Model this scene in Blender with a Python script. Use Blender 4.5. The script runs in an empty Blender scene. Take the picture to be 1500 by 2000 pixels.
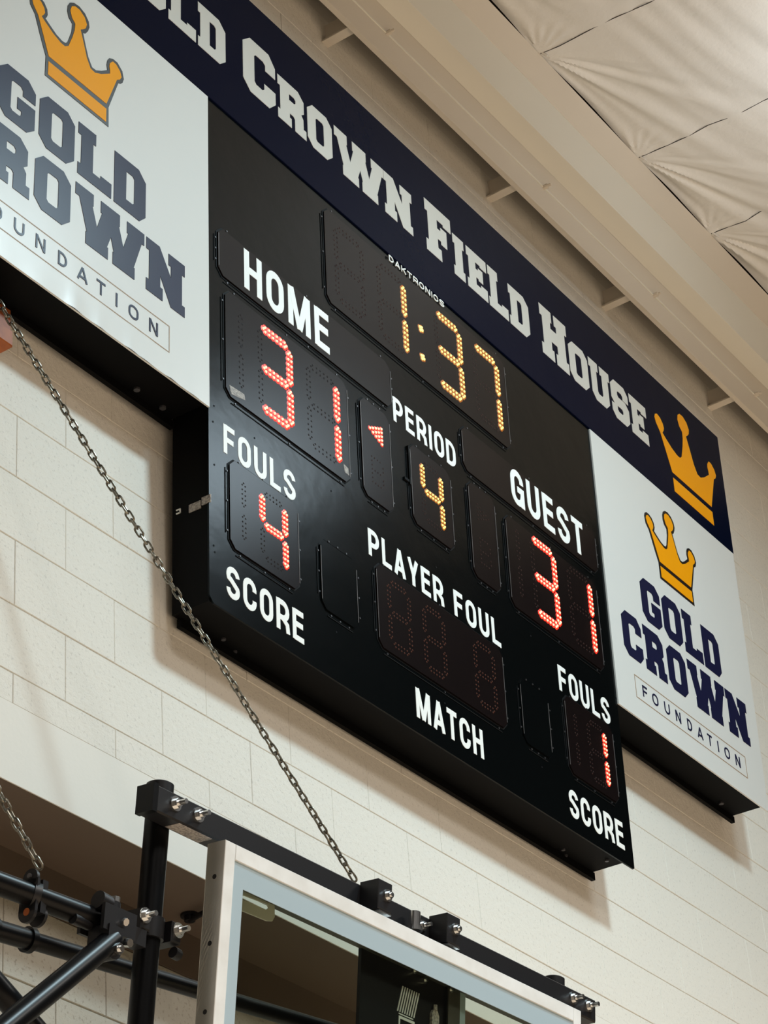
import bpy, math, random
from mathutils import Vector, Matrix, geometry
R0 = random.Random(7)
C = bpy.context.scene.collection
S = bpy.context.scene

# ------------------------------------------------------------------ camera
FPX = 4759.285                                   # focal length in pixels of the 1500 x 2000 frame
cam_d = bpy.data.cameras.new('camera'); cam = bpy.data.objects.new('camera', cam_d); C.objects.link(cam)
cam_d.sensor_fit = 'VERTICAL'; cam_d.sensor_height = 24.0; cam_d.lens = FPX * 24.0 / 2000.0
cam_d.clip_start = 0.05; cam_d.clip_end = 100
RR = ((0.5671910929622435, -0.8205719646169585, -0.07039825955917361),
      (0.4171125021962587, 0.3599119457457547, -0.8345541035913017),
      (0.710148874938116, 0.4439876599570871, 0.5464096752711817))     # right, down, forward
M = Matrix(((RR[0][0], -RR[1][0], -RR[2][0], -4.077449),
            (RR[0][1], -RR[1][1], -RR[2][1], -3.709189),
            (RR[0][2], -RR[1][2], -RR[2][2], -4.158039), (0, 0, 0, 1)))
cam.matrix_world = M
S.camera = cam

# ------------------------------------------------------------------ world, lights, exposure
w = bpy.data.worlds.new('hall_air'); S.world = w; w.use_nodes = True
bg = w.node_tree.nodes['Background']; bg.inputs[0].default_value = (0.62, 0.52, 0.42, 1); bg.inputs[1].default_value = 0.03
S.view_settings.view_transform = 'Standard'; S.view_settings.look = 'None'
S.view_settings.exposure = 0.0; S.view_settings.gamma = 1.0; S.view_settings.use_curve_mapping = False

def area_light(name, loc, target, sx, sy, power, col, spread=180):
    d = bpy.data.lights.new(name, 'AREA'); d.shape = 'RECTANGLE'; d.size = sx; d.size_y = sy
    d.energy = power; d.color = col; d.spread = math.radians(spread)
    o = bpy.data.objects.new(name, d); C.objects.link(o); o.location = loc
    o.rotation_euler = (Vector(target) - Vector(loc)).to_track_quat('-Z', 'Y').to_euler()
    return o
# hanging high-bay panel in front of the wall: the one that throws the soft shadows of the signs
area_light('highbay_lamp', (1.75, -3.1, 2.4), (1.75, -3.1, -5), 0.55, 0.5, 222, (0.68, 0.91, 1.0))
area_light('highbay_lamp', (3.6, -2.6, 2.25), (3.6, -2.6, -5), 0.9, 0.8, 37, (0.78, 0.93, 1.0))
# unseen rows added over the court to light the floor, which bounces warm light up the wall
for x in (-6, 0, 6):
    for y in (-7, -11.5):
        area_light('court_fill_lamp', (x, y, 3.4), (x, y, -5), 2.0, 2.0, 540, (1.0, 0.94, 0.87), 130)
# lamp that reaches the roof liner on the right
area_light('uplight_lamp', (3.75, -1.75, 2.5), (3.6, -1.5, 3.3), 0.9, 0.5, 7.5, (0.88, 0.96, 1.0))

# ------------------------------------------------------------------ materials
def mat(name, col, rough=0.5, metal=0.0, spec=0.5, bump=None, vary=None, emit=None, coat=0.0):
    m = bpy.data.materials.new(name); m.use_nodes = True; nt = m.node_tree; p = nt.nodes['Principled BSDF']
    p.inputs['Base Color'].default_value = (*col, 1); p.inputs['Roughness'].default_value = rough
    p.inputs['Metallic'].default_value = metal; p.inputs['Specular IOR Level'].default_value = spec
    p.inputs['Coat Weight'].default_value = coat
    if emit: p.inputs['Emission Color'].default_value = (*emit[0], 1); p.inputs['Emission Strength'].default_value = emit[1]
    if vary or bump:
        g = nt.nodes.new('ShaderNodeNewGeometry')
    if vary:                                    # (scale, strength, second colour)
        n = nt.nodes.new('ShaderNodeTexNoise'); n.inputs['Scale'].default_value = vary[0]; n.inputs['Detail'].default_value = 5
        r = nt.nodes.new('ShaderNodeValToRGB'); r.color_ramp.elements[0].position = 0.5 - vary[1]; r.color_ramp.elements[1].position = 0.5 + vary[1]
        r.color_ramp.elements[0].color = (*vary[2], 1); r.color_ramp.elements[1].color = (*col, 1)
        nt.links.new(g.outputs['Position'], n.inputs['Vector']); nt.links.new(n.outputs['Fac'], r.inputs['Fac'])
        nt.links.new(r.outputs['Color'], p.inputs['Base Color'])
    if bump:                                    # list of (scale, strength, distance)
        prev = None
        for sc, st, di in bump:
            n = nt.nodes.new('ShaderNodeTexNoise'); n.inputs['Scale'].default_value = sc; n.inputs['Detail'].default_value = 4
            b = nt.nodes.new('ShaderNodeBump'); b.inputs['Strength'].default_value = st; b.inputs['Distance'].default_value = di
            nt.links.new(g.outputs['Position'], n.inputs['Vector']); nt.links.new(n.outputs['Fac'], b.inputs['Height'])
            if prev: nt.links.new(prev.outputs['Normal'], b.inputs['Normal'])
            prev = b
        nt.links.new(prev.outputs['Normal'], p.inputs['Normal'])
    return m
def speckled_wall(name, col, pit):
    m = mat(name, col, 0.75, bump=[(45, 0.35, 0.006), (170, 0.35, 0.003)]); nt = m.node_tree; p = nt.nodes['Principled BSDF']
    g = nt.nodes.new('ShaderNodeNewGeometry')
    n = nt.nodes.new('ShaderNodeTexNoise'); n.inputs['Scale'].default_value = 95; n.inputs['Detail'].default_value = 3
    r = nt.nodes.new('ShaderNodeValToRGB'); e = r.color_ramp.elements
    e[0].position = 0.30; e[0].color = (*pit, 1); e[1].position = 0.42; e[1].color = (*col, 1)
    nt.links.new(g.outputs['Position'], n.inputs['Vector']); nt.links.new(n.outputs['Fac'], r.inputs['Fac']); nt.links.new(r.outputs['Color'], p.inputs['Base Color'])
    return m
WALLC = (0.74, 0.72, 0.66)
m_block = speckled_wall('painted block', WALLC, (0.62, 0.60, 0.55))
m_mortar = mat('painted mortar', (0.66, 0.635, 0.58), 0.85)
m_lintel = mat('painted concrete', (0.75, 0.735, 0.68), 0.7, bump=[(60, 0.15, 0.003)])
m_soffit = mat('shaded soffit', (0.115, 0.083, 0.062), 0.7, bump=[(40, 0.15, 0.003)])  # shade under the beam put into the colour as dark brown
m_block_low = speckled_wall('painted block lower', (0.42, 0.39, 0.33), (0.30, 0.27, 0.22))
m_steel = mat('cream beam paint', (0.66, 0.61, 0.53), 0.55, bump=[(90, 0.08, 0.002)])
m_steel_lip = mat('cream beam paint lit', (0.74, 0.73, 0.66), 0.5, bump=[(90, 0.08, 0.002)])  # same beam paint, lightened for the light its front faces catch
m_fabric = mat('white vinyl roof liner', (0.72, 0.72, 0.70), 0.5, bump=[(35, 0.25, 0.01)])
m_gap = mat('dark cavity', (0.02, 0.018, 0.016), 0.9)
m_navy = mat('navy vinyl', (0.0018, 0.0038, 0.0150), 0.24, spec=0.02, bump=[(7, 0.05, 0.02)])
m_navyprint = mat('navy print', (0.009, 0.010, 0.040), 0.36, spec=0.22)
m_whitesign = mat('white sign sheet', (0.68, 0.685, 0.665), 0.33, spec=0.3, bump=[(6, 0.04, 0.02)])
m_cream = mat('off white vinyl', (0.60, 0.58, 0.53), 0.45)
m_white = mat('white caption vinyl', (0.90, 0.92, 0.90), 0.45, emit=((0.9, 0.93, 0.92), 0.0))
m_gold = mat('gold print', (0.86, 0.34, 0.003), 0.4, spec=0.12)
m_goldline = mat('tan hairline', (0.36, 0.25, 0.16), 0.5)
m_blackline = mat('black print', (0.008, 0.005, 0.004), 0.4)
m_face = mat('black scoreboard enamel', (0.0015, 0.0022, 0.0024), 0.22, spec=0.11, bump=[(5, 0.06, 0.03)])
m_panel = mat('dark digit lens panel', (0.006, 0.0035, 0.0035), 0.26, spec=0.15)
m_cab = mat('black cabinet sheet metal', (0.002, 0.002, 0.0022), 0.6, spec=0.08)
m_edge = mat('panel edge glint', (0.16, 0.15, 0.15), 0.4, 0.3)  # pale tone draws the light caught along panel edges
m_groove = mat('panel shadow gap', (0.002, 0.002, 0.0025), 0.7, spec=0.2)
m_screw = mat('small screw', (0.13, 0.13, 0.14), 0.4, 0.8)
m_led_off = mat('unlit red lamp', (0.010, 0.005, 0.005), 0.5, spec=0.2)
m_led_amber_off = mat('unlit amber lamp', (0.085, 0.026, 0.014), 0.4, spec=0.2)
m_led_dim_off = mat('unlit dark red lamp', (0.026, 0.009, 0.007), 0.4, spec=0.2)
m_red_lens_halo = mat('red lens halo', (0.3, 0.01, 0.005), 0.4, emit=((1.0, 0.022, 0.008), 1.5))  # lens made oversized and glowing to draw the red halo round each lamp
m_red_core = mat('lit red lamp', (1, 0.6, 0.5), 0.4, emit=((1.0, 0.44, 0.24), 1.7))
m_amb_lens_halo = mat('amber lens halo', (0.2, 0.05, 0.005), 0.4, emit=((1.0, 0.30, 0.008), 0.26))  # lens plus painted yellow halo around each lit lamp
m_amb_core = mat('lit amber lamp', (1, 0.8, 0.3), 0.4, emit=((1.0, 0.76, 0.17), 1.35))
m_sticker = mat('paper sticker', (0.42, 0.38, 0.34), 0.6, vary=(160, 0.1, (0.2, 0.18, 0.17)))
m_black = mat('black powder coat', (0.008, 0.008, 0.0095), 0.42, spec=0.3, bump=[(220, 0.10, 0.001)])
m_blackgloss = mat('black satin tube paint', (0.0022, 0.0024, 0.003), 0.34, spec=0.16)
m_zinc = mat('zinc bolt', (0.75, 0.76, 0.76), 0.25, 1.0)
m_alu = mat('brushed aluminium frame', (0.76, 0.79, 0.80), 0.42, 0.0, vary=(14, 0.25, (0.63, 0.64, 0.63)))
m_aluside = mat('aluminium side', (0.64, 0.63, 0.56), 0.5, 0.0, vary=(9, 0.3, (0.54, 0.53, 0.46)))
m_border = mat('shaded white glass border', (0.36, 0.46, 0.52), 0.3)  # white border paint with its bluish shade put into the colour
m_chain = mat('zinc chain', (0.27, 0.25, 0.20), 0.36, 0.85, vary=(120, 0.2, (0.12, 0.11, 0.09)))
m_wood = mat('varnished orange wood', (0.36, 0.10, 0.022), 0.5, spec=0.25, vary=(18, 0.2, (0.20, 0.045, 0.01)))
m_floor = mat('maple floor', (0.45, 0.355, 0.26), 0.5)
m_hole = mat('hole', (0.004, 0.004, 0.004), 0.9)
def glass_mat():
    m = bpy.data.materials.new('backboard glass'); m.use_nodes = True; nt = m.node_tree; nt.nodes.clear()
    out = nt.nodes.new('ShaderNodeOutputMaterial'); mx = nt.nodes.new('ShaderNodeMixShader')
    t = nt.nodes.new('ShaderNodeBsdfTransparent'); t.inputs[0].default_value = (0.80, 0.83, 0.78, 1)
    g = nt.nodes.new('ShaderNodeBsdfGlossy'); g.inputs['Roughness'].default_value = 0.02
    f = nt.nodes.new('ShaderNodeLayerWeight'); f.inputs['Blend'].default_value = 0.5
    pw = nt.nodes.new('ShaderNodeMath'); pw.operation = 'POWER'; pw.inputs[1].default_value = 4.0
    ma = nt.nodes.new('ShaderNodeMath'); ma.operation = 'MULTIPLY_ADD'; ma.inputs[1].default_value = 0.7; ma.inputs[2].default_value = 0.03
    nt.links.new(f.outputs['Facing'], pw.inputs[0]); nt.links.new(pw.outputs[0], ma.inputs[0]); nt.links.new(ma.outputs[0], mx.inputs[0]); nt.links.new(t.outputs[0], mx.inputs[1]); nt.links.new(g.outputs[0], mx.inputs[2]); nt.links.new(mx.outputs[0], out.inputs[0])
    return m
m_glass = glass_mat()

for m_ in (m_face, m_panel): m_.node_tree.nodes['Principled BSDF'].inputs['Specular Tint'].default_value = (0.72, 0.86, 1.0, 1)
# ------------------------------------------------------------------ mesh helpers
class MB:
    def __init__(s): s.v = []; s.f = []; s.mi = []; s.cur = 0
    def add(s, vs, fs):
        n = len(s.v); s.v += [tuple(v) for v in vs]; s.f += [tuple(i + n for i in f) for f in fs]; s.mi += [s.cur] * len(fs)
    def box(s, x0, x1, y0, y1, z0, z1, bev=0.0):
        if bev <= 0:
            s.add([(x0, y0, z0), (x1, y0, z0), (x1, y1, z0), (x0, y1, z0), (x0, y0, z1), (x1, y0, z1), (x1, y1, z1), (x0, y1, z1)],
                  [(0, 3, 2, 1), (4, 5, 6, 7), (0, 1, 5, 4), (1, 2, 6, 5), (2, 3, 7, 6), (3, 0, 4, 7)])
        else:                                       # front (y0) edges chamfered
            b = bev
            s.add([(x0 + b, y0, z0 + b), (x1 - b, y0, z0 + b), (x1 - b, y0, z1 - b), (x0 + b, y0, z1 - b),
                   (x0, y0 + b, z0), (x1, y0 + b, z0), (x1, y0 + b, z1), (x0, y0 + b, z1),
                   (x0, y1, z0), (x1, y1, z0), (x1, y1, z1), (x0, y1, z1)],
                  [(0, 1, 2, 3), (0, 4, 5, 1), (1, 5, 6, 2), (2, 6, 7, 3), (3, 7, 4, 0),
                   (4, 8, 9, 5), (5, 9, 10, 6), (6, 10, 11, 7), (7, 11, 8, 4), (8, 11, 10, 9)])
    def obox(s, c, ax, ay, az, hx, hy, hz):         # oriented box, half sizes
        c = Vector(c); vs = []
        for k in (-1, 1):
            for (i, j) in ((-1, -1), (1, -1), (1, 1), (-1, 1)):
                vs.append(c + Vector(ax) * hx * i + Vector(ay) * hy * j + Vector(az) * hz * k)
        s.add(vs, [(0, 3, 2, 1), (4, 5, 6, 7), (0, 1, 5, 4), (1, 2, 6, 5), (2, 3, 7, 6), (3, 0, 4, 7)])
    def tube(s, p0, p1, r0, r1=None, n=24, caps=True):
        p0 = Vector(p0); p1 = Vector(p1); r1 = r0 if r1 is None else r1
        d = (p1 - p0).normalized(); a = d.orthogonal().normalized(); b = d.cross(a); vs = []
        for p, r in ((p0, r0), (p1, r1)):
            for i in range(n):
                t = 2 * math.pi * i / n; vs.append(p + (a * math.cos(t) + b * math.sin(t)) * r)
        fs = [(i, (i + 1) % n, n + (i + 1) % n, n + i) for i in range(n)]
        if caps: fs += [tuple(reversed(range(n))), tuple(range(n, 2 * n))]
        s.add(vs, fs)
    def path(s, pts, r, n=10, closed=False):
        pts = [Vector(p) for p in pts]; N = len(pts); rings = []; up = None
        for i in range(N):
            if closed: d = pts[(i + 1) % N] - pts[i - 1]
            else: d = pts[min(i + 1, N - 1)] - pts[max(i - 1, 0)]
            d.normalize()
            up = d.orthogonal() if up is None else (up - d * up.dot(d))
            up.normalize(); b = d.cross(up)
            rings.append([pts[i] + (up * math.cos(2 * math.pi * k / n) + b * math.sin(2 * math.pi * k / n)) * r for k in range(n)])
        base = len(s.v); s.v += [tuple(v) for rg in rings for v in rg]
        for i in range(N if closed else N - 1):
            j = (i + 1) % N
            for k in range(n):
                s.f.append((base + i * n + k, base + i * n + (k + 1) % n, base + j * n + (k + 1) % n, base + j * n + k)); s.mi.append(s.cur)
        if not closed:
            s.f.append(tuple(base + k for k in reversed(range(n)))); s.f.append(tuple(base + (N - 1) * n + k for k in range(n))); s.mi += [s.cur] * 2
    def poly(s, loops, y0, y1, fr=None):
        """extruded polygon with holes: loops in (x,z); front at y0 (towards the viewer), back at y1. fr maps (x,y,z)"""
        L = [[Vector((a, b, 0)) for a, b in l] for l in loops]
        tris = geometry.tessellate_polygon(L); fl = [v for l in L for v in l]; n = len(fl)
        vs = [(v.x, y0, v.y) for v in fl] + [(v.x, y1, v.y) for v in fl]
        fs = []
        for t in tris:
            a, b, c = [fl[i] for i in t]; cr = (b - a).cross(c - a).z
            fs.append(tuple(t) if cr > 0 else tuple(reversed(t)))
        k = 0
        for l in L:
            m = len(l); ar = sum(l[i].x * l[(i + 1) % m].y - l[(i + 1) % m].x * l[i].y for i in range(m))
            hole = k > 0
            for i in range(m):
                a = k + i; b = k + (i + 1) % m
                q = (a, a + n, b + n, b)
                if (ar > 0) == hole: q = tuple(reversed(q))
                fs.append(q)
            k += m
        if fr: vs = [fr(*v) for v in vs]
        s.add(vs, fs)
    def ribbon(s, pts, wd, y0, y1, closed=False):
        """flat stroke of width wd along pts (x,z)"""
        P = [Vector(p) for p in pts]; N = len(P); Lf = []; Rt = []
        for i in range(N):
            a = (P[i] - P[i - 1]) if (i > 0 or closed) else None
            b = (P[(i + 1) % N] - P[i]) if (i < N - 1 or closed) else None
            a = a.normalized() if a else b.normalized(); b = b.normalized() if b else a
            na = Vector((-a.y, a.x)); nb = Vector((-b.y, b.x)); n = (na + nb)
            n = n / max(0.35, n.length_squared / 2) if n.length > 1e-6 else na
            n = n * 1.0
            Lf.append(P[i] + n * wd / 2); Rt.append(P[i] - n * wd / 2)
        base = len(s.v)
        for y in (y0, y1):
            for q in Lf + Rt: s.v.append((q.x, y, q.y))
        def fc(*ii): s.f.append(tuple(base + i for i in ii)); s.mi.append(s.cur)
        for i in range(N if closed else N - 1):
            j = (i + 1) % N
            fc(N + i, N + j, j, i); fc(i, j, 2 * N + j, 2 * N + i); fc(N + j, N + i, 3 * N + i, 3 * N + j)
        if not closed:
            fc(0, 2 * N, 3 * N, N); fc(N - 1, 2 * N - 1, 4 * N - 1, 3 * N - 1)
    def build(s, name, mats, parent=None, smooth=False, loc=None):
        me = bpy.data.meshes.new(name); me.from_pydata(s.v, [], s.f)
        ml = mats if isinstance(mats, (list, tuple)) else [mats]
        for m in ml: me.materials.append(m)
        if len(ml) > 1: me.polygons.foreach_set('material_index', s.mi)
        if smooth:
            me.polygons.foreach_set('use_smooth', [True] * len(me.polygons))
            try: me.set_sharp_from_angle(angle=math.radians(40))
            except Exception: pass
        me.update()
        o = bpy.data.objects.new(name, me); C.objects.link(o)
        if parent is not None: o.parent = parent
        if loc is not None: o.location = loc
        return o
def tag(o, label, cat, group=None, kind=None):
    o['label'] = label; o['category'] = cat
    if group: o['group'] = group
    if kind: o['kind'] = kind
    return o
def empty(name, loc, rot=(0, 0, 0)):
    o = bpy.data.objects.new(name, None); C.objects.link(o); o.location = loc; o.rotation_euler = rot; o.empty_display_size = 0.1
    return o
def one(name, m, parent, fn, smooth=False, loc=None, label=None, stuff=False):
    b = MB(); fn(b); o = b.build(name, m, parent, smooth, loc)
    if label: o['label'] = label
    if stuff: o['kind'] = 'stuff'
    return o

# ================================================================== THE SETTING
U = 0.2032
wall = one('wall_back', m_mortar, None, lambda b: b.box(-5, 11, 0.0034, 0.26, -1.105, 3.5)); wall['kind'] = 'structure'
vis = {-13: (5, 28), -12: (4, 28), -11: (17, 28), -10: (18, 28), -9: (18, 27), -8: (19, 27), -7: (18, 27), -6: (19, 27), -5: (18, 27), -4: (17, 26),
       -3: (16, 26), -2: (12, 26), -1: (-4, 25), 0: (-5, 26), 1: (-4, 25), 2: (-5, 24), 3: (-4, 24), 4: (-5, 24), 5: (-4, 22)}
g = 0.0011
def block_mesh(x1, h, name):
    b = MB(); b.box(g * .4, x1 - g * .4, 0, 0.02, -h + g, -g, 0.0016); me_o = b.build(name, m_block); me = me_o.data; bpy.data.objects.remove(me_o); return me
full = block_mesh(2 * U, U, 'concrete_block'); cut = block_mesh(2 * U, 1.105 - 5 * U + g, 'concrete_block')
for k, (a, z) in vis.items():
    par = 0 if k % 2 else 1
    for j in range(a, z + 3):
        if j % 2 != par: continue
        o = bpy.data.objects.new('concrete_block', cut if k == 5 else full); C.objects.link(o); o.parent = wall
        o.location = (j * U, R0.uniform(-0.0006, 0.0006), -k * U)
lint = one('lintel', m_lintel, wall, lambda b: b.box(-5, 11, 0.0, 0.26, -1.33, -1.105), label='smooth painted concrete beam under the block courses')
one('soffit', m_soffit, wall, lambda b: b.box(-5, 11, 0.004, 0.262, -1.3315, -1.3295), label='underside of the beam, coloured dark brown for its shade')
# recessed wall below the beam
low = one('wall_lower', m_mortar, None, lambda b: b.box(-5, 11, 0.265, 0.45, -5.75, -1.33)); low['kind'] = 'structure'
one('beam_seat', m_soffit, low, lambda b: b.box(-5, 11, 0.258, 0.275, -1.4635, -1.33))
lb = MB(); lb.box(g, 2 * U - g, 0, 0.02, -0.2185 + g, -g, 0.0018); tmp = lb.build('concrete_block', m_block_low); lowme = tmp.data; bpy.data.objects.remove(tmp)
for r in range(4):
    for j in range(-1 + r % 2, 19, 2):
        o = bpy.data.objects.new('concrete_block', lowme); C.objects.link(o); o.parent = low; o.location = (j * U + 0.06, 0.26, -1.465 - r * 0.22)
fl = one('floor', m_floor, None, lambda b: b.box(-14, 16, -16, 0.4, -5.85, -5.75)); fl['kind'] = 'structure'

# steel girder over the signs
beam = one('steel_beam', m_steel, None, lambda b: b.box(-2, 9, -0.152, -0.140, 2.478, 3.3))
one('lower_lip', m_steel, beam, lambda b: b.box(-2, 9, -0.158, -0.135, 2.470, 2.486))
one('weld_bead', m_steel_lip, beam, lambda b: b.box(-2, 9, -0.156, -0.150, 2.622, 2.630))
tag(beam, 'long cream painted steel beam running along the wall above the navy banner', 'beam')
one('upper_flange', m_steel_lip, beam, lambda b: b.box(-2, 9, -0.25, -0.153, 2.762, 3.043), label='brighter boxed face along the top of the beam')
one('cap_strip', m_steel, beam, lambda b: b.add([(-2, -.252, 3.043), (9, -.252, 3.043), (9, -.305, 3.185), (-2, -.305, 3.185), (-2, -.20, 3.043), (9, -.20, 3.043), (9, -.27, 3.185), (-2, -.27, 3.185)],
    [(0, 1, 2, 3), (4, 7, 6, 5), (0, 4, 5, 1), (3, 2, 6, 7)]), label='sloped strip where the beam meets the roof liner')
for x in (1.72, 2.90, 3.86, 4.86):
    one('anchor_bracket', m_steel, beam, lambda b: (b.box(x, x + 0.008, -0.14, 0.0, 2.50, 2.60), b.box(x - 0.03, x + 0.012, -0.14, 0.0, 2.492, 2.50)))
    one('bolt', m_steel, beam, lambda b: (b.tube((x + 0.21, -0.150, 2.625), (x + 0.21, -0.175, 2.625), 0.011, n=8), b.tube((x + 0.21, -0.175, 2.625), (x + 0.21, -0.19, 2.625), 0.006, n=8)), smooth=True)
# roof liner: sagging fabric pinned along the beam
pins = [1.30, 2.10, 2.941, 3.80, 4.50, 5.30, 6.10]
def ridge(u, w): return math.exp(-(u / w) ** 2)
def liner(x, y):
    d = -0.30 - y                                      # distance out from the beam
    z = 3.185 + 0.03 * (1 - math.exp(-d * 1.2)) - 0.10 * d * math.exp(-d * 0.6) + 0.12 * max(0, d - 1.0)
    i = max(0, sum(1 for p in pins if p <= x) - 1); p0 = pins[i]; p1 = pins[min(i + 1, len(pins) - 1)] if i + 1 < len(pins) else p0 + .8
    f = min(1, max(0, (x - p0) / (p1 - p0)))
    bow = math.sin(math.pi * f)
    z += 0.030 * bow * math.exp(-d * 2.5) - 0.030 * bow ** 0.8 * (1 - math.exp(-d * 3))
    for n, q in enumerate(pins):                         # pleats fanning out from each pin, mostly along the beam to the right
        dx = x - q
        if dx < -0.5 or dx > 2.2: continue
        r = math.hypot(dx, d) + 1e-4; an = math.atan2(d, dx) if dx > 0 else math.atan2(d, -dx) + 1.2
        if dx > 0:
            e = math.exp(-((an - 0.38) / 0.42) ** 2) * min(1.0, max(0.0, (r - 0.02) / 0.10)) * math.exp(-r / 0.75)
            z += 0.0150 * e * min(1, r / .25) * math.sin(an * 23 + n * 2.1 + 0.9 * math.sin(an * 9 + n))
            z += 0.0050 * e * min(1, r / .4) * math.sin(an * 47 + n * 1.3)
        else:
            z += 0.004 * math.sin(an * 19 + n) * math.exp(-((r - .1) / .09) ** 2)
    # long soft folds running along the roof
    far = 1 - math.exp(-d * 2.2)
    s_ = d - 0.30 * (x - 2.9) + 0.05 * math.sin(x * 2.1)
    z += far * 0.0095 * math.sin(s_ * 24 + 1.3 * math.sin(x * 1.3)) * (0.35 + 0.65 * math.sin(s_ * 5.1 + x * 1.9) ** 2)
    z += far * 0.0045 * math.sin(s_ * 57 + 2.0 * math.sin(x * 1.9)) * (0.3 + 0.7 * math.sin(s_ * 3.3 + x * 2.7 + 1) ** 2)
    return z
b = MB(); nx, ny = 620, 300; xa, xb, ya, yb = 1.3, 6.6, -0.30, -3.2
b.v = [(xa + (xb - xa) * i / nx, ya + (yb - ya) * j / ny, liner(xa + (xb - xa) * i / nx, ya + (yb - ya) * j / ny)) for j in range(ny + 1) for i in range(nx + 1)]
b.f = [(j * (nx + 1) + i, (j + 1) * (nx + 1) + i, (j + 1) * (nx + 1) + i + 1, j * (nx + 1) + i + 1) for j in range(ny) for i in range(nx)]; b.mi = [0] * len(b.f)
ceil = b.build('ceiling', m_fabric, None, True); ceil['kind'] = 'structure'
for p in pins[1:6]:
    pts = [(p + 0.004 * math.sin(k * 1.3), -0.31 - k * 0.09, liner(p, -0.31 - k * 0.09) - 0.0005 + 0.0012 * math.sin(k * 2.7)) for k in range(26)]
    one('seam', m_gap, ceil, lambda b: b.path(pts, 0.0020, 6), label='dark stitched seam across the white roof liner')
    one('pin_tuft', m_fabric, ceil, lambda b: (b.tube((p, -0.31, 3.20), (p + .012, -0.335, 3.165), 0.012, 0.004, n=9), b.tube((p + .02, -0.32, 3.19), (p + .035, -0.335, 3.168), 0.008, 0.002, n=7)), smooth=True)
one('roof_gap_shade', m_gap, ceil, lambda b: (b.box(-2, 9, -0.29, 0.3, 3.26, 3.32), b.box(-2, 9, -0.262, -0.25, 3.1, 3.3)))  # near-black backing stands in for the shade inside the roof gap

# ================================================================== SIGNS (local frame: x, depth, t ; leaning 1.94 degrees)
TH = 0.0338169; Y0 = -0.1730851
def board_root(name, x, t):
    return empty(name, (x, Y0 - math.sin(TH) * t, math.cos(TH) * t), (TH, 0, 0)), Vector((-x, 0, -t))
def chamfer(x0, x1, t0, t1, c):
    return [(x0 + c, t0), (x1 - c, t0), (x1, t0 + c), (x1, t1 - c), (x1 - c, t1), (x0 + c, t1), (x0, t1 - c), (x0, t0 + c)]
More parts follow.
